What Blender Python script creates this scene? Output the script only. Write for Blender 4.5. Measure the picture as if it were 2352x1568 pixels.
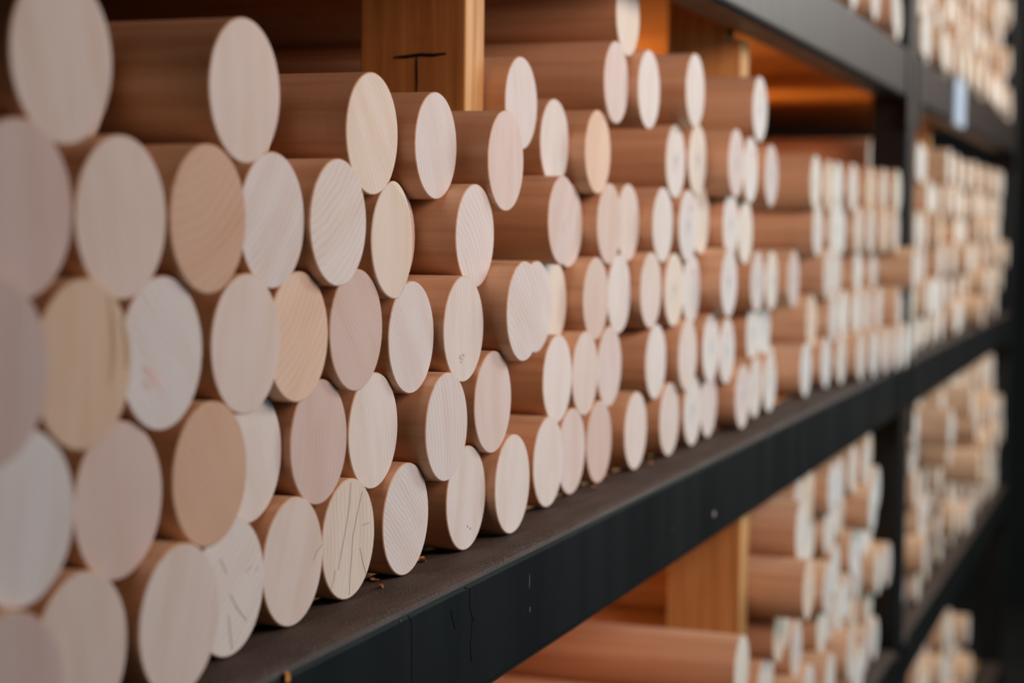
import bpy, bmesh, math, random
from mathutils import Matrix, Vector

scene = bpy.context.scene
for o in list(bpy.data.objects):
    bpy.data.objects.remove(o, do_unlink=True)
col = scene.collection
H = 1.40                     # height of the lens above the floor; measured heights are relative to it

# ------------------------------------------------------------------ camera
YAW, PITCH, ROLL = 0.355739, -0.0644414, 0.0101891
F_PX, CAM_D = 4059.67, 0.43709
fw = Vector((math.cos(PITCH)*math.cos(YAW), math.cos(PITCH)*math.sin(YAW), math.sin(PITCH)))
rt = Vector((math.sin(YAW), -math.cos(YAW), 0.0)); up = rt.cross(fw)
rt2 = rt*math.cos(ROLL) + up*math.sin(ROLL); up2 = -rt*math.sin(ROLL) + up*math.cos(ROLL)
cd = bpy.data.cameras.new('camera'); cam = bpy.data.objects.new('camera', cd); col.objects.link(cam)
CAM = Vector((0.0, -CAM_D, H))
cam.matrix_world = Matrix(((rt2.x, up2.x, -fw.x, CAM.x), (rt2.y, up2.y, -fw.y, CAM.y), (rt2.z, up2.z, -fw.z, CAM.z), (0, 0, 0, 1)))
cd.sensor_fit = 'HORIZONTAL'; cd.sensor_width = 36.0; cd.lens = F_PX/2352*36
cd.clip_start = 0.02; cd.clip_end = 60
cd.dof.use_dof = True; cd.dof.focus_distance = 1.10; cd.dof.aperture_fstop = 5.0; cd.dof.aperture_blades = 0
scene.camera = cam

# ------------------------------------------------------------------ world, daylight, exposure
w = bpy.data.worlds.new('world'); scene.world = w; w.use_nodes = True
bg = w.node_tree.nodes['Background']; bg.inputs[0].default_value = (0.8, 0.9, 1.0, 1); bg.inputs[1].default_value = 0.012

def area(name, loc, target, sx, sy, power, color, spread=180):
    l = bpy.data.lights.new(name, 'AREA'); l.shape = 'RECTANGLE'; l.size = sx; l.size_y = sy
    l.energy = power; l.color = color; l.spread = math.radians(spread)
    o = bpy.data.objects.new(name, l); col.objects.link(o); o.location = loc
    o.rotation_euler = (Vector(target) - Vector(loc)).to_track_quat('-Z', 'Y').to_euler()
    return o
# lamps and daylight along the aisle in front of the rack, a window at the aisle's end, added warm fill lights behind the rack
area('warm_work_lamp', (1.05, -1.25, H + 0.58), (2.75, 0.0, H - 0.10), 0.8, 0.5, 19.5, (1.0, 0.56, 0.40))
area('cool_daylight', (2.1, -1.8, H + 0.45), (2.7, 0.0, H - 0.05), 2.2, 1.4, 23, (0.30, 0.76, 1.0))
area('aisle_lamp', (3.3, -1.6, H + 1.0), (2.8, 0.0, H - 0.05), 0.6, 0.4, 12, (1.0, 0.95, 0.78))
area('far_aisle_lamps', (4.4, -1.60, H + 0.85), (4.2, 0.0, H - 0.1), 1.6, 0.5, 40, (0.97, 0.97, 0.92))
area('end_window', (6.9, -1.9, H + 1.05), (3.0, -0.6, H + 0.5), 2.4, 1.5, 6, (1.0, 0.60, 0.45))
area('deck_fill_behind_rack', (3.4, 1.32, H - 0.05), (2.95, 0.3, H + 0.26), 1.2, 0.2, 42, (1.0, 0.55, 0.18), 72)  # unseen warm fill, added to brighten the underside of the upper deck
area('fill_behind_lower_shelf', (2.5, 1.32, H - 0.50), (2.2, 0.3, H - 0.26), 1.2, 0.2, 34, (1.0, 0.55, 0.18), 110)  # second unseen fill, added to warm the deep interior of the lower shelf

vs = scene.view_settings
vs.view_transform = 'Standard'; vs.look = 'None'; vs.gamma = 1.0; vs.use_curve_mapping = False
vs.exposure = 0.0

# ------------------------------------------------------------------ helpers
def link(name, me, parent=None, loc=None):
    o = bpy.data.objects.new(name, me); col.objects.link(o)
    if parent is not None: o.parent = parent
    if loc is not None: o.location = loc
    return o
def tag(o, label=None, cat=None, group=None, kind=None):
    if label: o['label'] = label
    if cat: o['category'] = cat
    if group: o['group'] = group
    if kind: o['kind'] = kind
    return o
def empty(name, loc):
    o = bpy.data.objects.new(name, None); o.empty_display_size = 0.05; o.location = loc; col.objects.link(o); return o
def box_mesh(name, x0, x1, y0, y1, z0, z1, mat, bevel=0.0, seg=3):
    bm = bmesh.new(); bmesh.ops.create_cube(bm, size=1)
    for v in bm.verts:
        v.co = Vector(((x0+x1)/2 + v.co.x*(x1-x0), (y0+y1)/2 + v.co.y*(y1-y0), (z0+z1)/2 + v.co.z*(z1-z0)))
    if bevel > 0:
        bmesh.ops.bevel(bm, geom=list(bm.edges), offset=bevel, segments=seg, profile=0.5, affect='EDGES')
    for f in bm.faces: f.smooth = bevel > 0 and f.calc_area() < max(bevel*bevel, 1e-6)*0 + 0  # flat faces
    me = bpy.data.meshes.new(name); bm.to_mesh(me); bm.free(); me.materials.append(mat)
    return me
def ribbon_mesh(name, lines, width, mat, plane):
    """flat strokes with a little thickness; plane(u, v, h) -> 3D point, h = height off the surface"""
    vs_, fs = [], []
    for pts in lines:
        n = len(pts)
        base = len(vs_)
        for i, (u, v) in enumerate(pts):
            a = pts[max(i-1, 0)]; b = pts[min(i+1, n-1)]
            dx, dy = b[0]-a[0], b[1]-a[1]; L = math.hypot(dx, dy) or 1
            wv = width*(0.55 if i in (0, n-1) else 1.0)/2
            nx, ny = -dy/L*wv, dx/L*wv
            vs_ += [plane(u+nx, v+ny, 0.0), plane(u+nx*0.6, v+ny*0.6, 1.0), plane(u-nx*0.6, v-ny*0.6, 1.0), plane(u-nx, v-ny, 0.0)]
        for i in range(n-1):
            p, q = base+4*i, base+4*(i+1)
            for k in range(3): fs.append((p+k, p+k+1, q+k+1, q+k))
    me = bpy.data.meshes.new(name); me.from_pydata(vs_, [], fs); me.materials.append(mat)
    return me

# ------------------------------------------------------------------ materials
class NT:
    def __init__(s, name):
        s.m = bpy.data.materials.new(name); s.m.use_nodes = True; s.t = s.m.node_tree
        s.b = s.t.nodes['Principled BSDF']
    def n(s, typ, **kw):
        nd = s.t.nodes.new(typ)
        for k, v in kw.items(): setattr(nd, k, v)
        return nd
    def l(s, a, b): s.t.links.new(a, b)
    def inp(s, sock, v):
        if isinstance(v, bpy.types.NodeSocket): s.l(v, sock)
        else: sock.default_value = v
    def math(s, op, a, b=0.0, c=None):
        nd = s.n('ShaderNodeMath', operation=op); s.inp(nd.inputs[0], a); s.inp(nd.inputs[1], b)
        if c is not None: s.inp(nd.inputs[2], c)
        return nd.outputs[0]
    def mix(s, fac, a, b, blend='MIX'):
        nd = s.n('ShaderNodeMix', data_type='RGBA', blend_type=blend)
        s.inp(nd.inputs[0], fac); s.inp(nd.inputs[6], a); s.inp(nd.inputs[7], b); return nd.outputs[2]
    def noise(s, vec, scale, detail=2.0, rough=0.5, dist=0.0):
        nd = s.n('ShaderNodeTexNoise'); s.l(vec, nd.inputs['Vector']); nd.inputs['Scale'].default_value = scale
        nd.inputs['Detail'].default_value = detail; nd.inputs['Roughness'].default_value = rough; nd.inputs['Distortion'].default_value = dist
        return nd.outputs['Fac']
    def mapping(s, vec, scale=(1, 1, 1), loc=(0, 0, 0)):
        nd = s.n('ShaderNodeMapping'); s.l(vec, nd.inputs[0]); nd.inputs['Scale'].default_value = scale; s.inp(nd.inputs['Location'], loc); return nd.outputs[0]
    def ramp(s, fac, stops):
        nd = s.n('ShaderNodeValToRGB'); s.l(fac, nd.inputs[0]); cr = nd.color_ramp
        while len(cr.elements) < len(stops): cr.elements.new(0.5)
        for e, (p, c) in zip(cr.elements, stops):
            e.position = p; e.color = c if len(c) == 4 else (*c, 1)
        return nd.outputs[0]
    def bump(s, h, strength, dist=0.001):
        nd = s.n('ShaderNodeBump'); s.l(h, nd.inputs['Height']); nd.inputs['Strength'].default_value = strength; nd.inputs['Distance'].default_value = dist
        s.l(nd.outputs[0], s.b.inputs['Normal'])
    def out(s, color, rough, spec=0.3):
        s.inp(s.b.inputs['Base Color'], color); s.inp(s.b.inputs['Roughness'], rough); s.b.inputs['Specular IOR Level'].default_value = spec
        return s.m

def tint_source(s, stuff):
    if stuff:
        nd = s.n('ShaderNodeAttribute', attribute_name='tint'); return nd.outputs['Color'], None
    nd = s.n('ShaderNodeObjectInfo'); return nd.outputs['Color'], nd.outputs['Random']

def mat_end(name, stuff=False):
    """sawn end grain: growth rings seen as gently curved lines, faint saw marks, the billet's own tint"""
    s = NT(name); co = s.n('ShaderNodeTexCoord').outputs['Object']
    tint, rnd = tint_source(s, stuff)
    if rnd is None: rnd = s.math('ADD', s.noise(co, 4.0), 0.0)
    sep = s.n('ShaderNodeSeparateXYZ'); s.l(co, sep.inputs[0])
    off = s.n('ShaderNodeCombineXYZ'); s.inp(off.inputs[0], s.math('MULTIPLY', rnd, 37.0)); s.inp(off.inputs[1], s.math('MULTIPLY', rnd, 91.0)); s.inp(off.inputs[2], s.math('MULTIPLY', rnd, 17.0))
    vadd = s.n('ShaderNodeVectorMath', operation='ADD'); s.l(co, vadd.inputs[0]); s.l(off.outputs[0], vadd.inputs[1]); v = vadd.outputs[0]
    px = s.math('ADD', sep.outputs[0], s.math('MULTIPLY_ADD', rnd, 0.10, 0.055))
    pz = s.math('MULTIPLY', sep.outputs[2], 0.8)
    r = s.math('SQRT', s.math('ADD', s.math('MULTIPLY', px, px), s.math('MULTIPLY', pz, pz)))
    r = s.math('ADD', r, s.math('MULTIPLY', s.noise(v, 34.0, 2.0), 0.009))
    ring = s.math('FRACT', s.math('MULTIPLY', r, s.math('MULTIPLY_ADD', rnd, 150.0, 180.0)))
    line = s.ramp(ring, [(0.0, (0, 0, 0)), (0.55, (0.06, 0.06, 0.06)), (0.86, (1, 1, 1)), (1.0, (0, 0, 0))])
    amt = s.math('MULTIPLY', line, s.math('MULTIPLY_ADD', s.noise(v, 40.0, 1.0), 0.75, -0.10))
    broad = s.noise(s.mapping(v, (60, 60, 9)), 1.0, 3.0)
    fine = s.noise(v, 900.0, 2.0)
    c = s.mix(s.math('MULTIPLY', amt, 0.9), tint, s.mix(1.0, tint, (0.66, 0.53, 0.45, 1), 'MULTIPLY'))
    c = s.mix(s.math('MULTIPLY', s.ramp(broad, [(0.42, (0, 0, 0)), (0.72, (1, 1, 1))]), 0.42), c, s.mix(1.0, c, (0.86, 0.72, 0.60, 1), 'MULTIPLY'))
    c = s.mix(s.math('MULTIPLY_ADD', fine, 0.36, -0.12), c, s.mix(1.0, c, (0.80, 0.76, 0.73, 1), 'MULTIPLY'))
    s.bump(s.math('ADD', fine, s.math('MULTIPLY', line, -0.6)), 0.16, 0.0006)
    return s.out(c, 0.72, 0.22)

def mat_side(name, stuff=False):
    """lathe-turned long grain: streaks along the billet, fine turning lines around it"""
    s = NT(name); co = s.n('ShaderNodeTexCoord').outputs['Object']
    tint, rnd = tint_source(s, stuff)
    if rnd is None: rnd = s.math('ADD', s.noise(co, 6.0), 0.0)
    off = s.n('ShaderNodeCombineXYZ'); s.inp(off.inputs[0], s.math('MULTIPLY', rnd, 53.0)); s.inp(off.inputs[1], s.math('MULTIPLY', rnd, 29.0)); s.inp(off.inputs[2], s.math('MULTIPLY', rnd, 71.0))
    vadd = s.n('ShaderNodeVectorMath', operation='ADD'); s.l(co, vadd.inputs[0]); s.l(off.outputs[0], vadd.inputs[1]); v = vadd.outputs[0]
    streak = s.noise(s.mapping(v, (95, 3.0, 95)), 1.0, 4.0, 0.6)
    turn = s.noise(s.mapping(v, (4, 700, 4)), 1.0, 2.0)
    c = s.ramp(streak, [(0.28, SIDE_DARK), (0.5, SIDE_MID), (0.74, SIDE_LIGHT)])
    c = s.mix(s.math('MULTIPLY', rnd, 0.45), c, s.mix(1.0, c, (0.90, 0.80, 0.74, 1), 'MULTIPLY'))
    c = s.mix(s.math('MULTIPLY_ADD', turn, 0.5, -0.13), c, s.mix(1.0, c, (0.80, 0.72, 0.66, 1), 'MULTIPLY'))
    s.bump(turn, 0.12, 0.0004)
    return s.out(c, 0.55, 0.3)
SIDE_DARK, SIDE_MID, SIDE_LIGHT = (0.56, 0.315, 0.175), (0.70, 0.455, 0.29), (0.76, 0.535, 0.365)

def mat_wood(name, dark, mid, light, axis_scale, rough=0.6, knots=False):
    s = NT(name); co = s.n('ShaderNodeTexCoord').outputs['Object']
    v = s.mapping(co, axis_scale)
    g = s.noise(v, 1.0, 5.0, 0.6, 0.6)
    c = s.ramp(g, [(0.3, dark), (0.5, mid), (0.72, light)])
    if knots:
        k = s.noise(s.mapping(co, (26, 26, 12)), 1.0, 1.0)
        c = s.mix(s.ramp(k, [(0.72, (0, 0, 0)), (0.80, (1, 1, 1))]), c, (*[d*0.45 for d in dark], 1))
    s.bump(g, 0.15, 0.001)
    return s.out(c, rough, 0.25)

def mat_black_metal():
    """black painted steel; sawdust lies on the faces that look up"""
    s = NT('black_painted_steel'); co = s.n('ShaderNodeTexCoord').outputs['Object']
    geo = s.n('ShaderNodeNewGeometry'); nz = s.n('ShaderNodeSeparateXYZ'); s.l(geo.outputs['Normal'], nz.inputs[0])
    big = s.noise(s.mapping(co, (9, 9, 3)), 1.0, 3.0)
    paint = s.ramp(big, [(0.3, (0.003, 0.0045, 0.0048)), (0.7, (0.007, 0.009, 0.0095))])
    grit = s.noise(co, 900.0, 4.0, 0.75); patch = s.noise(s.mapping(co, (14, 60, 14)), 1.0, 4.0, 0.6)
    dustc = s.ramp(grit, [(0.40, (0.018, 0.010, 0.007)), (0.56, (0.050, 0.029, 0.020)), (0.68, (0.30, 0.21, 0.16))])
    dustc = s.mix(s.ramp(patch, [(0.4, (0, 0, 0)), (0.62, (1, 1, 1))]), dustc, s.mix(0.55, dustc, (0.085, 0.056, 0.043, 1)))
    fac = s.ramp(nz.outputs[2], [(0.25, (0, 0, 0)), (0.75, (1, 1, 1))])
    c = s.mix(fac, paint, dustc)
    rough = s.math('ADD', s.math('MULTIPLY', s.noise(s.mapping(co, (22, 22, 2.5)), 1.0, 3.0), 0.18), s.math('MULTIPLY_ADD', fac, 0.4, 0.34))
    s.bump(s.noise(co, 160.0, 4.0, 0.6), 0.10, 0.001)
    return s.out(c, rough, 0.32)

def mat_plain(name, color, rough=0.6, var=0.15, scale=20.0, spec=0.3):
    s = NT(name); co = s.n('ShaderNodeTexCoord').outputs['Object']
    g = s.noise(co, scale, 3.0)
    c = s.ramp(g, [(0.3, tuple(x*(1-var) for x in color)), (0.7, tuple(min(1, x*(1+var)) for x in color))])
    return s.out(c, rough, spec)

M_END, M_SIDE = mat_end('billet_end_grain'), mat_side('billet_turned_side')
M_END_S, M_SIDE_S = mat_end('stacked_billet_end_grain', True), mat_side('stacked_billet_turned_side', True)
M_STEEL = mat_black_metal()
M_STUD = mat_wood('fir_stud', (0.38, 0.18, 0.055), (0.58, 0.30, 0.105), (0.72, 0.44, 0.19), (70, 70, 4), 0.6, True)
M_DECK = mat_wood('plywood_deck', (0.50, 0.22, 0.06), (0.64, 0.31, 0.09), (0.72, 0.38, 0.13), (30, 3, 30), 0.6)
M_FLOOR = mat_plain('dark_concrete', (0.022, 0.022, 0.022), 0.7, 0.3, 6)
M_WALL = mat_plain('dark_painted_wall', (0.010, 0.012, 0.012), 0.8, 0.2, 3)
M_INK = mat_plain('black_marker_ink', (0.012, 0.010, 0.010), 0.5)
M_CRACK = mat_plain('drying_crack', (0.20, 0.12, 0.075), 0.9)
M_GREYINK = mat_plain('grey_blue_pencil', (0.40, 0.40, 0.44), 0.8)
M_REDINK = mat_plain('red_crayon', (0.62, 0.22, 0.17), 0.8)
M_PINK = mat_plain('faded_pink_stamp', (0.70, 0.54, 0.50), 0.8)
M_STREAK = mat_plain('brown_grain_streak', (0.50, 0.35, 0.21), 0.8)
M_REDDOT = mat_plain('dark_red_ink', (0.16, 0.015, 0.01), 0.7)
M_BROWNINK = mat_plain('faint_red_pencil', (0.46, 0.31, 0.26), 0.8)
M_FLECK = mat_plain('pale_paint_fleck', (0.42, 0.36, 0.33), 0.7)
M_FLECK_DIM = mat_plain('grey_paint_scratch', (0.12, 0.12, 0.12), 0.7)
M_LEAF = mat_plain('orange_wood_chip', (0.62, 0.27, 0.04), 0.7, 0.3, 200)
M_CHIP = mat_plain('curled_wood_shaving', (0.55, 0.24, 0.08), 0.7, 0.3, 200)
M_TAG = mat_plain('pale_blue_plastic', (0.50, 0.58, 0.72), 0.35, 0.05, 8)

# ------------------------------------------------------------------ the setting
def struct(name, me): return tag(link(name, me), kind='structure')
struct('floor', box_mesh('floor', -20, 40, -30, 1.6, -0.06, 0.0, M_FLOOR))
struct('wall_back', box_mesh('wall_back', -6, 8, 1.5, 1.6, 0.0, 3.4, M_WALL))
struct('wall_right', box_mesh('wall_right', 7.0, 7.1, -0.6, 1.5, 0.0, 3.4, M_WALL))

# ------------------------------------------------------------------ the rack
YF, YB = -0.034, 0.027                       # front and back of the front beam
SHELVES = {'upper': 0.293, 'middle': -0.2166, 'lower': -0.690, 'lowest': -1.185}
X_LEFT, X_POST, X_END = -0.08, (2.92, 3.00), (4.98, 5.06)
rack = tag(empty('storage_rack', (0, 0, 0)), 'black steel storage rack with wooden decks holding all the round billets', 'rack')
for xa, xb in ((X_LEFT, 0.0), X_POST, X_END):
    for y0, y1 in ((YF, YB), (0.80, 0.86)):
        link('upright_post', box_mesh('upright_post', xa, xb, y0, y1, 0.0, H+1.05, M_STEEL, 0.004), rack)
beams = {}
for sh, zt in SHELVES.items():
    for xa, xb in ((0.001, X_POST[0]-0.001), (X_POST[1]+0.001, X_END[0]-0.001)):
        for y0, y1 in ((YF, YB if sh != 'upper' else 0.0115), (0.80, 0.86)):
            b = link('shelf_beam', box_mesh('shelf_beam', xa, xb, y0, y1, H+zt-(0.082 if y0 < 0.5 else 0.060), H+zt, M_STEEL, 0.008, 4), rack)
            if y0 == YF:
                beams[sh, xa < 1] = b
                for xe in ((xa-0.001, xa+0.038), (xb-0.038, xb+0.001)):
                    link('end_bracket', box_mesh('end_bracket', xe[0], xe[1], YF-0.004, YF-0.0002, H+zt-0.125, H+zt-0.006, M_STEEL, 0.0015, 2), b)
    seams = [0.0, 0.81, 1.63, 2.45, 3.27, 4.10, 4.98]
    for a, c in zip(seams, seams[1:]):
        if c - a < 0.2: continue
        link('deck_panel', box_mesh('deck_panel', a+0.004, c-0.004, YB+0.001 if sh != 'upper' else 0.0125, 0.799, H+zt-0.018, H+zt-0.0005, M_DECK, 0.002, 1), rack)

# beam details: cracked and chipped paint on the middle front beam
bm_mid = beams['middle', True]
def beam_plane(u, v, h): return (u, YF - 0.00005 - 0.00025*h, H + v)
cracks = [[(0.9188, -0.2225), (0.9233, -0.2279), (0.9241, -0.245), (0.9245, -0.2633), (0.9240, -0.285)],
          [(1.0056, -0.2225), (1.0090, -0.2240), (1.0144, -0.2240)], [(1.0140, -0.2245), (1.0133, -0.2356), (1.0186, -0.245), (1.0153, -0.2609), (1.017, -0.272)],
          [(0.9826, -0.2322), (0.986, -0.239), (0.9898, -0.2458)], [(1.0186, -0.245), (1.023, -0.247)], [(1.0133, -0.232), (1.020, -0.2335)]]
for c in cracks: link('paint_crack', ribbon_mesh('paint_crack', [c], 0.0008, M_STEEL, beam_plane), bm_mid)
for (u, v, a, b) in ((1.6471, -0.2727, 0.004, 0.003), (1.123, -0.2409, 0.0008, 0.006), (1.1245, -0.2607, 0.0010, 0.0025),
                     (1.4959, -0.2637, 0.0012, 0.001), (0.9077, -0.2236, 0.001, 0.001)):
    bmm = bmesh.new(); bmesh.ops.create_icosphere(bmm, subdivisions=1, radius=1)
    for vv in bmm.verts: vv.co = Vector((u + vv.co.x*a, YF - 0.0002 + vv.co.y*0.0004, H + v + vv.co.z*b))
    me = bpy.data.meshes.new('paint_fleck'); bmm.to_mesh(me); bmm.free(); me.materials.append(M_FLECK if u > 1.6 else M_FLECK_DIM)
    link('paint_fleck', me, bm_mid)

# ------------------------------------------------------------------ wooden studs between the shelves
def stud(x0, x1, y0, y1, z0, z1, label):
    # notched at the top where it passes behind the beam above
    hx, d, hh = (x1-x0)/2, y1-y0, z1-z0; nt = max(0.0, YB + 0.0015 - y0); zn = hh - 0.0655
    prof = [(0, 0), (d, 0), (d, hh), (0, hh)] if nt <= 0 else [(0, 0), (d, 0), (d, hh), (nt, hh), (nt, zn), (0, zn)]
    bmx = bmesh.new(); fa = bmx.faces.new([bmx.verts.new((-hx, y, z)) for y, z in prof])
    ex = bmesh.ops.extrude_face_region(bmx, geom=[fa])
    for v in ex['geom']:
        if isinstance(v, bmesh.types.BMVert): v.co.x = hx
    bmesh.ops.recalc_face_normals(bmx, faces=bmx.faces)
    bmesh.ops.bevel(bmx, geom=list(bmx.edges), offset=0.0015, segments=2, profile=0.5, affect='EDGES')
    me_ = bpy.data.meshes.new('wooden_stud'); bmx.to_mesh(me_); bmx.free(); me_.materials.append(M_STUD)
    o = link('wooden_stud', me_, None, ((x0+x1)/2, y0, H+z0))
    return tag(o, label, 'stud', 'fir studs propping the shelves')
s1 = stud(1.194, 1.2312, 0.0445, 0.1285, -0.2155, 0.2745, 'pine stud with a black marker T on its side, behind the near billets')
s2 = stud(1.922, 1.9605, 0.0120, 0.0960, 0.0370, 0.2745, 'short pine stud above the billets, right of the T-marked one')
s3 = stud(1.922, 1.9605, 0.0020, 0.0860, -0.6895, -0.2360, 'pine stud on the lower shelf below the middle black beam')
s4 = stud(3.658, 3.6965, 0.0290, 0.1130, -0.2155, 0.2745, 'blurred pine stud on the middle shelf beyond the black post')
def stud_plane(u, v, h): return (-0.0186 - 0.0001 - 0.0003*h, u - 0.0445, v + 0.2155)
link('marker_line', ribbon_mesh('marker_line', [[(0.1011, 0.1234), (0.092, 0.1236), (0.0802, 0.1248), (0.070, 0.1243), (0.0596, 0.1252)]], 0.0026, M_INK, stud_plane), s1)
link('marker_line', ribbon_mesh('marker_line', [[(0.0825, 0.1240), (0.0830, 0.117), (0.0826, 0.106), (0.0828, 0.094)]], 0.0020, M_INK, stud_plane), s1)

# ------------------------------------------------------------------ billets
R, LEN = 0.035, 0.94
def billet_mesh(name, seg=56, chamfer=None):
    """turned billet: axis along +Y, sawn end at y = 0"""
    vs_, fs, mi, sm = [], [], [], []
    def ring(fn):
        b = len(vs_)
        for i in range(seg):
            t = 2*math.pi*i/seg; r_, y_ = fn(t); vs_.append((r_*math.cos(t), y_, r_*math.sin(t)))
        return list(range(b, b+seg))
    def k(t): return 0.0 if chamfer is None else max(0.0, math.cos(t - chamfer))**0.6
    bev = 0.0006
    cap = ring(lambda t: (R - bev - 0.011*k(t), 0.0))
    cap2 = ring(lambda t: (R - bev - 0.011*k(t), 0.0))
    s0 = ring(lambda t: (R, bev + 0.0045*k(t)))
    s0b = ring(lambda t: (R, bev + 0.0045*k(t)))
    s1_ = ring(lambda t: (R, LEN - bev)); e1 = ring(lambda t: (R - bev, LEN)); e2 = ring(lambda t: (R - bev, LEN))
    fs.append(tuple(cap)); mi.append(0); sm.append(False)
    def bridge(a, b, m, smooth):
        for i in range(seg):
            j = (i+1) % seg; fs.append((a[i], b[i], b[j], a[j])); mi.append(m); sm.append(smooth)
    bridge(cap2, s0, 0 if chamfer is not None else 1, True); bridge(s0b, s1_, 1, True); bridge(s1_, e1, 1, True)
    fs.append(tuple(reversed(e2))); mi.append(0); sm.append(False)
    me = bpy.data.meshes.new(name); me.from_pydata(vs_, [], fs)
    me.materials.append(M_END); me.materials.append(M_SIDE)
    me.polygons.foreach_set('material_index', mi); me.polygons.foreach_set('use_smooth', sm)
    bmm = bmesh.new(); bmm.from_mesh(me); bmesh.ops.recalc_face_normals(bmm, faces=bmm.faces); 
    # every island outward: check by face centre from the axis / the ends
    for f in bmm.faces:
        c = f.calc_center_median(); o = Vector((c.x, 0, c.z)) if abs(f.normal.y) < 0.5 else Vector((0, c.y - LEN/2, 0))
        if f.normal.dot(o) < 0: f.normal_flip()
    bmm.to_mesh(me); bmm.free()
    return me
BILLET = billet_mesh('wooden_billet')
CHIPPED = billet_mesh('wooden_billet_chipped', chamfer=0.15)

TINTS = {'W': (0.74, 0.70, 0.66), 'G': (0.71, 0.675, 0.655), 'C': (0.75, 0.68, 0.59), 'K': (0.69, 0.58, 0.51), 'k': (0.72, 0.64, 0.585), 'P': (0.65, 0.525, 0.47),
         'p': (0.69, 0.60, 0.56), 'T': (0.62, 0.42, 0.30), 'O': (0.74, 0.57, 0.44), 'M': (0.62, 0.485, 0.445), 'Y': (0.70, 0.53, 0.38)}
TWORD = {'W': 'whitish', 'G': 'greyish white', 'C': 'cream', 'K': 'beige', 'k': 'pale beige', 'P': 'pinkish', 'p': 'pale pinkish', 'T': 'tan', 'O': 'peach-coloured', 'M': 'mauve', 'Y': 'yellowish'}
# tint and slant of the growth lines (degrees, + leans right at the top) of the billets whose ends are clear in the photograph
LOOK = {}
for e in '''A1 K -18;A2 k -3;A3 C -38;A4 G -25;A5 p -4;A6 G -8;A7 W 5;A8 O 10;A9 p 0;A10 W 8;A11 W 0;A12 C 4;A13 W 10;A14 W 0;A15 C 0;A16 p 0;A17 W 0;B1 M -4;B2 K -20;
B3 T 62;B4 G 42;B5 W 55;B6 C -32;B7 G -40;B8 p 25;B9 k 20;B10 K 10;B11 k 0;B12 W 0;B13 G 0;B14 C 0;B15 W 0;B16 C 0;C0 M 0;C1 Y 2;C2 G -40;C3 k 12;C4 O 45;C5 P -40;C6 G -30;C7 W -6;
C8 G -45;C8b G -45;C9 C 0;C10 K 0;C11 W 0;C12 k 0;C13 C 0;C14 W 0;C15 G 0;D0 G 5;D1 P 0;D2 T -35;D3 W -25;D4 P 6;D5 W -14;D6 G -10;D7 p -8;D8 W 0;D9 k 0;D10 p 0;D11 W 0;D12 k 0;D13 W 0;D14 W 0;
E0 M 0;E1 K -10;E2 k 20;E3 W 55;E4 k 25;E5 C 3;E6 G -48;E7 W 10;E8 W 10;E9 W 5;E10 p 0;E11 P 0;E12 k 0;E13 k 0;E14 W 0;E15 p 0;E16 p 0'''.replace('\n', '').split(';'):
    n_, t_, a_ = e.split(); LOOK[n_] = (t_, float(a_))
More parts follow.
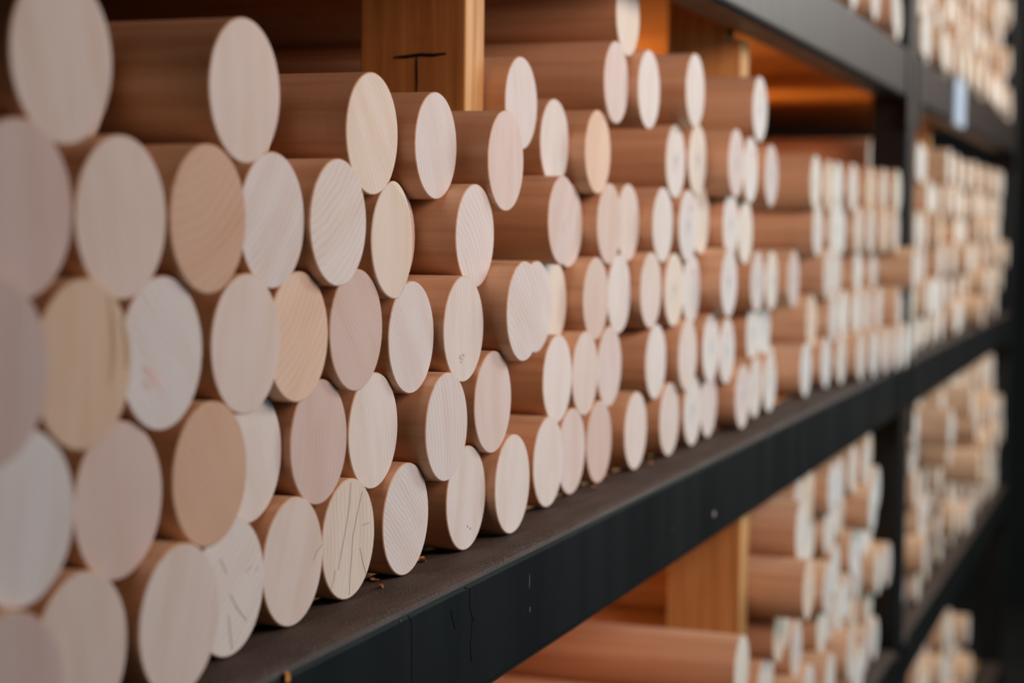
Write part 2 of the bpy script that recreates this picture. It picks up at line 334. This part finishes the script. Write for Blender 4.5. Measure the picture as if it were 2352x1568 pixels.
TABLE = '''
A1 0.6042 -0.0203 0.0661 0; A2 0.7601 -0.0164 0.0644 0; A3 0.9260 -0.0068 0.0527 0; A4 1.0732 0.0158 0.0528 0
A5 1.1587 -0.0010 0.0462 0; A6 1.2675 0.0280 0.0940 0; A7 1.3545 0.0310 0.0685 0; A8 1.4249 0.0167 0.0639 0
A9 1.4600 0.0122 0.1247 0; A10 1.5304 0.0034 0.1238 0; A11 1.6551 -0.0067 0.1321 0; A12 1.4954 0.0133 0.1853 0
A13 1.8867 -0.0183 0.1295 0; A14 1.6377 0.0069 0.0641 0; A15 1.7078 0.0037 0.0682 0; A16 1.7849 -0.0174 0.0681 0
A17 1.8627 -0.0148 0.0636 0; B1 0.5699 -0.0239 0.0049 0; B2 0.6482 -0.0191 0.0024 0; B3 0.7273 -0.0154 0.0024 0
B4 0.8070 -0.0062 0.0023 0; B5 0.8778 -0.0091 0.0016 0; B6 0.9624 -0.0056 -0.0083 0; B7 1.1119 0.0031 -0.0061 0
B8 1.3214 0.0121 0.0059 0; B9 1.3915 0.0306 0.0022 0; B10 1.4616 0.0172 0.0039 0; B11 1.5318 0.0216 0.0052 0
B12 1.6020 0.0086 0.0037 0; B13 1.6738 0.0030 0.0031 0; B14 1.7462 0.0093 0.0095 0; B15 1.8169 -0.0051 0.0053 0
B16 1.8867 -0.0046 -0.0023 0; C0 0.5328 -0.0383 -0.0546 0; C1 0.6113 -0.0247 -0.0575 0; C2 0.6921 -0.0116 -0.0584 0
C3 0.7731 -0.0098 -0.0590 0; C4 0.8433 -0.0024 -0.0595 0; C5 0.9143 -0.0028 -0.0595 0; C6 1.0031 0.0018 -0.0686 0
C7 1.0770 -0.0033 -0.0670 0; C8 1.1587 -0.0157 -0.0584 0; C8b 1.2673 0.0141 -0.0602 0; C9 1.3535 0.0310 -0.0603 0
C10 1.4252 0.0169 -0.0594 0; C11 1.4954 0.0180 -0.0576 0; C12 1.5656 0.0088 -0.0563 0; C13 1.6358 0.0059 -0.0579 0
C15 1.7761 -0.0141 -0.0539 0; D0 0.5705 -0.0236 -0.1146 0; D1 0.6607 -0.0090 -0.1212 0; D2 0.7376 -0.0102 -0.1194 0
D3 0.8082 0.0078 -0.1202 0; D4 0.8788 0.0029 -0.1201 0; D5 0.9578 0.0064 -0.1222 0; D6 1.0421 -0.0062 -0.1280 0
D7 1.1238 -0.0064 -0.1193 0; D8 1.3143 0.0124 -0.1188 0; D9 1.3901 0.0142 -0.1202 0; D10 1.4621 0.0156 -0.1194 0
D11 1.5859 0.0088 -0.1235 0; D12 1.6643 -0.0012 -0.1220 0; D13 1.7539 -0.0018 -0.1205 0; D14 1.8364 0.0013 -0.1288 0
E1 0.6238 -0.0140 -0.1808 0; E2 0.6974 -0.0175 -0.1810 0; E3 0.7712 -0.0017 -0.1810 0; E4 0.8439 0.0008 -0.1810 0
E5 0.9160 0.0025 -0.1805 0; E6 0.9961 0.0017 -0.1810 0; E7 1.0885 -0.0014 -0.1806 0; E8 1.1587 -0.0083 -0.1802 0
E9 1.2802 0.0074 -0.1801 0; E10 1.3531 0.0129 -0.1807 0; E11 1.4251 0.0123 -0.1810 0; E12 1.5162 0.0069 -0.1806 0
E13 1.6262 0.0058 -0.1810 0; E14 1.7133 0.0057 -0.1810 0; E15 1.7895 0.0085 -0.1810 0; E16 1.8832 -0.0060 -0.1810 0
C14 1.7060 0.0074 -0.0593 0; C15b 1.8461 0.0030 -0.0593 1; E0 0.5476 -0.0333 -0.1810 0; E00r 2.0000 0.0063 -0.1810 0
E01r 2.0704 0.0046 -0.1810 0; E02r 2.1408 0.0210 -0.1810 1; E03r 2.2112 0.0360 -0.1810 1; E04r 2.2816 0.0025 -0.1810 0
E05r 2.3520 0.0180 -0.1810 1; E06r 2.4224 0.0016 -0.1810 0; E07r 2.4928 -0.0071 -0.1810 0; E08r 2.5632 -0.0231 -0.1810 0
E09r 2.6336 -0.0308 -0.1810 0; E10r 2.7040 -0.0375 -0.1810 0; E11r 2.7744 -0.0437 -0.1810 0; E12r 2.8448 -0.0473 -0.1810 0
D00r 2.0351 0.0179 -0.1202 0; D01r 2.1055 0.0203 -0.1202 0; D02r 2.1759 0.0360 -0.1202 1; D03r 2.2463 0.0540 -0.1202 1
D04r 2.3167 0.0031 -0.1202 0; D05r 2.3871 0.0180 -0.1202 1; D06r 2.4575 -0.0010 -0.1202 0; D07r 2.5279 -0.0027 -0.1202 0
D08r 2.5983 -0.0096 -0.1202 0; D09r 2.6687 -0.0136 -0.1202 0; D10r 2.7391 -0.0196 -0.1202 0; D11r 2.8095 -0.0413 -0.1202 0
C00r 1.9999 0.0061 -0.0595 0; C01r 2.0703 0.0044 -0.0595 0; C02r 2.1407 -0.0074 -0.0595 0; C03r 2.2111 0.0090 -0.0595 1
C04r 2.2815 0.0240 -0.0595 1; C05r 2.3519 0.1200 -0.0595 1; C06r 2.4223 0.0012 -0.0595 0; C07r 2.4927 0.0023 -0.0595 0
C08r 2.5631 0.0180 -0.0595 1; C09r 2.6335 -0.0043 -0.0595 0; C10r 2.7039 0.0090 -0.0595 1; C11r 2.7743 -0.0054 -0.0595 0
C12r 2.8448 -0.0600 -0.0595 0; B00r 2.0351 0.0300 0.0012 1; B01r 2.1055 0.1200 0.0013 1; B02r 2.1759 0.1200 0.0013 1
B03r 2.2463 0.1200 0.0013 1; B04r 2.3167 -0.0029 0.0013 0; B05r 2.3871 0.0120 0.0013 1; B06r 2.4575 0.0017 0.0013 0
B07r 2.5279 0.0037 0.0013 0; B08r 2.5983 -0.0094 0.0013 0; B09r 2.6687 -0.0166 0.0013 0; B10r 2.7391 -0.0260 0.0013 0
B11r 2.8095 -0.0330 0.0013 0; A00r 2.0000 -0.0077 0.0620 0; A01r 2.0704 0.0090 0.0620 1; A02r 2.1408 0.0240 0.0620 1
A03r 2.2112 0.1200 0.0620 1; A04r 2.2816 -0.0054 0.0620 0; A05r 2.3520 0.0090 0.0620 1; A06r 2.4224 0.0033 0.0620 0
A07r 2.4928 0.0032 0.0620 0; A08r 2.5632 -0.0063 0.0620 0; A09r 2.6336 0.0060 0.0620 1; A10r 2.7040 -0.0096 0.0620 0
A11r 2.7744 -0.0179 0.0620 0; A12r 2.8448 -0.0292 0.0620 0; off0 0.4726 -0.0100 -0.1810 2; off1 0.4024 -0.0100 -0.1810 2
off2 0.4986 -0.0100 -0.1159 2; off3 0.4284 -0.0100 -0.1156 2; off4 0.4625 -0.0100 -0.0539 2; off5 0.3919 -0.0100 -0.0556 2
off6 0.4982 -0.0100 0.0065 2; off7 0.4257 -0.0100 0.0059 2; Af0 0.6822 0.0330 0.0653 1; Af1 0.8430 0.0300 0.0625 1
Af2 0.9996 0.0270 0.0527 1; Bf3 1.0371 0.0300 -0.0073 1; Bstud 1.9610 0.0600 0.0012 1
'''
rng = random.Random(7)
class Bil: pass
ALL = []
def add(name, shelf, sect, row, x, y, z, hidden=False):
    b = Bil(); b.name = name; b.shelf = shelf; b.sect = sect; b.row = row; b.x = x; b.y = y; b.z = z; b.hidden = hidden
    if name in LOOK: b.t, b.a = LOOK[name]
    else: b.t = rng.choice('WWWGCCkkkppKPO'); b.a = rng.uniform(-70, 70)
    ALL.append(b); return b
for e in TABLE.replace('\n', ';').split(';'):
    e = e.split()
    if not e: continue
    n_, x_, y_, z_, f_ = e[0], float(e[1]), float(e[2]), float(e[3]), int(e[4])
    row_ = max(0, round((z_ + 0.181)/0.0606))
    add(n_, 'middle', 0 if x_ < 1.2 else 1 if x_ < 1.93 else 2, row_, x_, y_, z_, f_ > 0)

def lattice(shelf, sect, x0, x1, rows, top=None, yf=None, skip=None):
    """close-packed rows of billets on a shelf between two stops"""
    z0 = SHELVES[shelf] + R + 0.0006
    n0 = int((x1 - x0 - 2*R)/0.0703) + 1
    for r_ in range(rows):
        n_r = n0 - (r_ % 2)
        for i in range(n_r):
            X = x0 + R + 0.0703*i + (0.03515 if r_ % 2 else 0.0); Z = z0 + 0.0610*r_
            if top is not None and r_ > top(X): continue
            if skip is not None and skip(X, r_): continue
            y = rng.gauss(-0.006, 0.013)
            if rng.random() < 0.16: y += rng.uniform(0.02, 0.06)
            if yf is not None:
                v = yf(i, r_, X)
                if v is not None: y = v
            add('', shelf, sect, r_, X, y, Z)
# middle shelf beyond the post
lattice('middle', 3, 3.006, 3.655, 6, yf=lambda i, r_, X: 0.05 if i < 2 and r_ in (2, 4, 5) else None)
lattice('middle', 3, 3.699, 4.975, 6)
# upper shelf (left part lies above the frame)
lattice('upper', 2, 1.70, 2.915, 4, yf=lambda i, r_, X: rng.uniform(-0.05, -0.03) if r_ == 0 and i % 2 else None)
lattice('upper', 3, 3.006, 4.975, 5, yf=lambda i, r_, X: rng.uniform(-0.05, -0.02) if r_ == 0 else None)
# lower shelf: a low pile left of the stud, a high one right of it, another beyond the post
def low_y(i, r_, X):
    if X > 1.70: return (-0.018 if X > 1.85 else -0.027) if r_ == 3 else -0.012
    return 0.0
lattice('lower', 1, 1.218, 1.921, 4, yf=low_y, skip=lambda X, r_: r_ == 3 and X < 1.80)
LOWY = {5: -0.0445, 4: -0.061, 3: -0.021, 2: -0.011, 1: -0.02, 0: -0.01}
lattice('lower', 2, 1.962, 2.915, 6, yf=lambda i, r_, X: LOWY[r_] if i == 0 else None)
lattice('lower', 3, 3.006, 4.975, 6, yf=lambda i, r_, X: rng.uniform(-0.10, -0.05) if r_ > 2 and X < 4.3 and rng.random() < 0.16 else None)
lattice('lowest', 3, 3.006, 4.40, 6, top=lambda X: 6 - max(0, (X-3.9))*8)

def project(p):
    d = Vector(p) - Vector((0, -CAM_D, 0)); z = d.dot(fw)
    return 1176 + F_PX*d.dot(rt2)/z, 784 - F_PX*d.dot(up2)/z, z
for b in ALL:
    px, py, z = project((b.x, b.y, b.z)); b.px, b.py = px, py
    b.size = F_PX*2*R/z; hw = b.size*0.5
    b.vis = (not b.hidden) and -hw*0.6 < px < 2352 + hw*0.3 and -hw < py < 1568 + hw
    if b.shelf == 'lower':      # tucked under the middle beam as seen in the photograph
        b.vis = b.vis and (b.x > 1.78)
cand = sorted([b for b in ALL if b.vis], key=lambda b: -b.size)
single = cand[:300]; keep = set(id(b) for b in single); rest = [b for b in ALL if id(b) not in keep]

ORD = ['first', 'second', 'third', 'fourth', 'fifth', 'sixth', 'seventh', 'eighth', 'ninth', 'tenth', 'eleventh', 'twelfth', 'thirteenth', 'fourteenth', 'fifteenth', 'sixteenth', 'seventeenth', 'eighteenth', 'nineteenth', 'twentieth'] + ['%dth' % k for k in range(21, 60)]
ROWW = ['bottom row', 'second row', 'third row', 'fourth row', 'fifth row', 'sixth row', 'seventh row']
SECT = ['left of T-marked stud', 'between the studs', 'between second stud and post']
NOTE = {'E5': 'long dark cracks', 'E3': 'crossing cracks', 'E4': 'one short crack', 'B6': 'a chipped right edge', 'C2': 'a faded pink stamp', 'C7': 'a faint reddish 89', 'E7': 'two red dots',
        'C1': 'brown streaks', 'B8': 'a dark slit'}
groups = {}
for b in single: groups.setdefault((b.shelf, b.sect, b.row), []).append(b)
for k_, bs in groups.items():
    bs.sort(key=lambda b: b.x)
    for i, b in enumerate(bs):
        sh, se, ro = k_
        if sh == 'middle' and se < 3:
            note = ' with %s' % NOTE[b.name] if b.name in NOTE else ''
            if note: b.label = '%s billet%s, %s, %s' % (TWORD[b.t], note, ROWW[ro], SECT[se])
            else: b.label = '%s billet, %s from left in %s, %s' % (TWORD[b.t], ORD[i], ROWW[ro], SECT[se])
            b.group = 'billets on the middle shelf before the post'
        else:
            where = {('middle', 3): 'middle shelf beyond the post', ('upper', 2): 'upper shelf before the post', ('upper', 3): 'upper shelf beyond the post',
                     ('lower', 1): 'lower shelf left of its stud', ('lower', 2): 'lower shelf right of its stud', ('lower', 3): 'lower shelf beyond the post', ('lowest', 3): 'lowest shelf beyond the post'}[sh, se]
            b.label = 'blurred %s billet, %s from left in %s, %s' % (TWORD[b.t], ORD[i], ROWW[ro], where)
            b.group = 'billets on the %s' % where

# marks on the sawn ends (strokes in units of the radius, seen from the front)
def end_marks(obj, b, name, lines, width, mat):
    a = math.radians(b.a); ca, sa = math.cos(a), math.sin(a)
    def pl(u, v, h):       # undo the billet's roll so that the strokes keep their place
        x, z = u, v
        return (x*ca - z*sa, -0.00006 - 0.00012*h, x*sa + z*ca)
    return link(name, ribbon_mesh(name, [[(u*R, v*R) for u, v in ln] for ln in lines], width, mat, pl), obj)
def dot(u, v, a, b_): return [(u, v + b_), (u, v), (u, v - b_)]
CR = {'E5': [[(0.05, 0.93), (0.02, 0.6), (-0.12, 0.2), (-0.30, -0.2), (-0.40, -0.45)], [(0.50, 0.72), (0.30, 0.35), (0.14, 0.0), (0.10, -0.3), (0.04, -0.62), (0.02, -0.94)],
             [(0.42, -0.22), (0.52, -0.45), (0.66, -0.70)], [(0.50, 0.14), (0.64, 0.15), (0.80, 0.15)], [(-0.52, -0.42), (-0.56, -0.58), (-0.68, -0.72)]],
      'E3': [[(-0.30, 0.46), (-0.12, 0.22)], [(-0.02, -0.10), (0.18, -0.34), (0.46, -0.58)], [(-0.06, -0.40), (-0.02, -0.66), (0.04, -0.92)], [(0.42, 0.14), (0.62, 0.20)], [(0.72, 0.10), (0.82, 0.14)]],
      'E4': [[(0.98, 0.10), (0.80, 0.04), (0.66, -0.10)]],
      'B8': [[(0.12, -0.02), (0.04, -0.16), (0.0, -0.28)]]}
def arc(cu, cv, ru, rv, n=14): return [(cu + ru*math.cos(2*math.pi*i/n), cv + rv*math.sin(2*math.pi*i/n)) for i in range(n+1)]
SCRIB = [[(-0.25, -0.28), (-0.05, 0.08), (0.12, 0.30)], [(-0.10, -0.30), (0.05, -0.02), (0.22, 0.16)], [(-0.22, 0.10), (0.02, 0.02), (0.24, -0.10)]]
RED = [[(0.16, 0.42), (0.30, 0.56)], [(0.30, 0.40), (0.18, 0.56)]]
INKED = {'A13': 'gr', 'A14': 'g', 'A15': 'g', 'A16': 'gr', 'A17': 'r', 'B13': 'gr', 'B15': 'g', 'C13': 'g', 'C14': 'r', 'C15': 'g', 'D13': 'g', 'D14': 'gr', 'E14': 'g', 'E16': 'gr', 'E15': 'r'}

for b in single:
    me = CHIPPED if b.name == 'B6' else BILLET
    o = link('wooden_billet', me, None, (b.x, b.y, H + b.z))
    o.rotation_euler = (0, math.radians(b.a) if b.name != 'B6' else 0.0, 0)
    if b.name == 'B6': b.a = 0.0
    j = 1 + rng.uniform(-0.025, 0.025)
    o.color = (*[min(1, c*j) for c in TINTS[b.t]], 1.0)
    tag(o, b.label, 'billet', b.group)
    if b.name in CR:
        for ln in CR[b.name]: end_marks(o, b, 'crack', [ln], 0.00035 if b.name != 'E3' else 0.0005, M_CRACK)
    if b.name == 'C7':
        end_marks(o, b, 'pencil_digit', [[(-0.210, -0.482), (-0.250, -0.509), (-0.243, -0.531), (-0.175, -0.544), (-0.096, -0.551), (-0.049, -0.567), (-0.082, -0.608), (-0.149, -0.637), (-0.180, -0.614), (-0.163, -0.570), (-0.158, -0.520), (-0.175, -0.487), (-0.210, -0.482)]], 0.0005, M_BROWNINK)
        end_marks(o, b, 'pencil_digit', [[(-0.096, -0.452), (-0.092, -0.487), (-0.061, -0.504), (-0.015, -0.485), (-0.004, -0.465), (-0.004, -0.504), (-0.025, -0.531)]], 0.0004, M_BROWNINK)
    if b.name == 'E7':
        end_marks(o, b, 'ink_dot', [dot(0.06, -0.56, 0, 0.022)], 0.0014, M_REDDOT); end_marks(o, b, 'ink_dot', [dot(0.20, -0.62, 0, 0.022)], 0.0014, M_REDDOT)
    if b.name == 'C1':
        for ln in ([(0.50, 0.78), (0.58, 0.45), (0.60, 0.1), (0.52, -0.25)], [(0.78, 0.52), (0.86, 0.2), (0.88, -0.1)]): end_marks(o, b, 'brown_streak', [ln], 0.0035, M_STREAK)
    if b.name == 'C2':
        end_marks(o, b, 'ink_stamp', [[(-0.46, -0.16), (-0.20, -0.30), (0.0, -0.42)], [(-0.46, -0.34), (-0.28, -0.42)]], 0.006, M_PINK)
    ink = INKED.get(b.name, '')
    if not ink and b.x > 1.97 and b.size > 75: ink = rng.choice(['', 'g', 'g', 'gr', ''])
    if 'g' in ink: end_marks(o, b, 'pencil_mark', SCRIB, 0.0016, M_GREYINK)
    if 'r' in ink: end_marks(o, b, 'crayon_mark', RED, 0.0034, M_REDINK)

# all the remaining billets, too many and too blurred to count, as one object
vs_, fs, mi, tints = [], [], [], []
SEG = 28
for b in rest:
    base = len(vs_); t_ = TINTS[b.t]; x, y, z = b.x, b.y, H + b.z
    for (r_, yy) in ((R-0.0008, 0.0), (R, 0.0008), (R, LEN), ):
        for i in range(SEG):
            t = 2*math.pi*i/SEG; vs_.append((x + r_*math.cos(t), y + yy, z + r_*math.sin(t))); tints.append(t_)
    fs.append(tuple(range(base, base+SEG))); mi.append(0)
    fs.append(tuple(reversed(range(base+2*SEG, base+3*SEG)))); mi.append(0)
    for k_ in (0, 1):
        for i in range(SEG):
            jn = (i+1) % SEG; p = base + k_*SEG
            fs.append((p+i, p+SEG+i, p+SEG+jn, p+jn)); mi.append(1)
me = bpy.data.meshes.new('stacked_billets'); me.from_pydata(vs_, [], fs)
me.materials.append(M_END_S); me.materials.append(M_SIDE_S); me.polygons.foreach_set('material_index', mi)
at = me.color_attributes.new('tint', 'FLOAT_COLOR', 'POINT')
flat = []
for c in tints: flat += [*c, 1.0]
at.data.foreach_set('color', flat)
bmm = bmesh.new(); bmm.from_mesh(me); bmesh.ops.recalc_face_normals(bmm, faces=bmm.faces); bmm.to_mesh(me); bmm.free()
tag(link('stacked_billets', me), 'mass of blurred round billets filling the far ends of the shelves', 'billets', None, 'stuff')

# ------------------------------------------------------------------ shavings and chips on the middle shelf, tag on the upper beam
def shaving(x, y, z, L, wd, curl, rz, mat, label, name='wood_shaving'):
    n = 8; vs2, fs2 = [], []
    for i in range(n+1):
        t = i/n - 0.5; a = t*curl
        rad = L/max(curl, 0.01); px_, pz_ = rad*math.sin(a), rad*(1-math.cos(a))
        for sgn in (-1, 1):
            for h in (0, 0.0004): vs2.append((px_, sgn*wd/2*(1-0.6*abs(t)), pz_ + h))
    for i in range(n):
        p, q = 4*i, 4*i+4
        fs2 += [(p, p+2, q+2, q), (p+1, q+1, q+3, p+3), (p, q, q+1, p+1), (p+2, p+3, q+3, q+2)]
    fs2 += [(0, 1, 3, 2), (4*n, 4*n+2, 4*n+3, 4*n+1)]
    me2 = bpy.data.meshes.new(name); me2.from_pydata(vs2, [], fs2); me2.materials.append(mat)
    o = link(name, me2, None, (x, y, z)); o.rotation_euler = (0, 0, rz)
    return tag(o, label, 'shaving', 'wood shavings on the middle shelf')
zs = H - 0.2160
shaving(1.0405, 0.010, zs, 0.009, 0.005, 2.4, 0.5, M_CHIP, 'curled orange shaving right of the billet with curved diagonal grain')
shaving(0.972, 0.012, zs, 0.007, 0.004, 1.4, 1.0, M_CHIP, 'small orange shaving under the gap left of the diagonal-grained billet')
shaving(0.955, 0.000, zs, 0.006, 0.003, 1.8, 0.2, M_CHIP, 'tiny orange shaving at the foot of the cracked cream billet')
shaving(1.128, 0.013, zs, 0.008, 0.004, 1.6, 0.3, M_CHIP, 'orange shaving behind the billet with two red dots')
shaving(1.392, 0.006, zs, 0.007, 0.004, 1.8, 0.4, M_CHIP, 'orange shaving between two pinkish bottom billets')
shaving(1.560, 0.004, zs, 0.007, 0.004, 1.8, 0.9, M_CHIP, 'orange shaving in the gap farther along the bottom row')
lf = shaving(0, 0, 0, 0.006, 0.0055, 1.2, 0.0, M_LEAF, 'bright orange wood chip stuck on the black beam edge', 'wood_chip')
lf.location = (0.7680, YF - 0.0004, H - 0.2225); lf.rotation_euler = (math.radians(80), 0.3, 0.1)
tg = link('hanging_tag', box_mesh('hanging_tag', 0, 0.155, 0, 0.006, 0, 0.105, M_TAG, 0.002, 2), None, (3.515, YF - 0.0065, H + 0.207))
tag(tg, 'pale blue plastic label plate hanging on the upper black beam', 'tag')
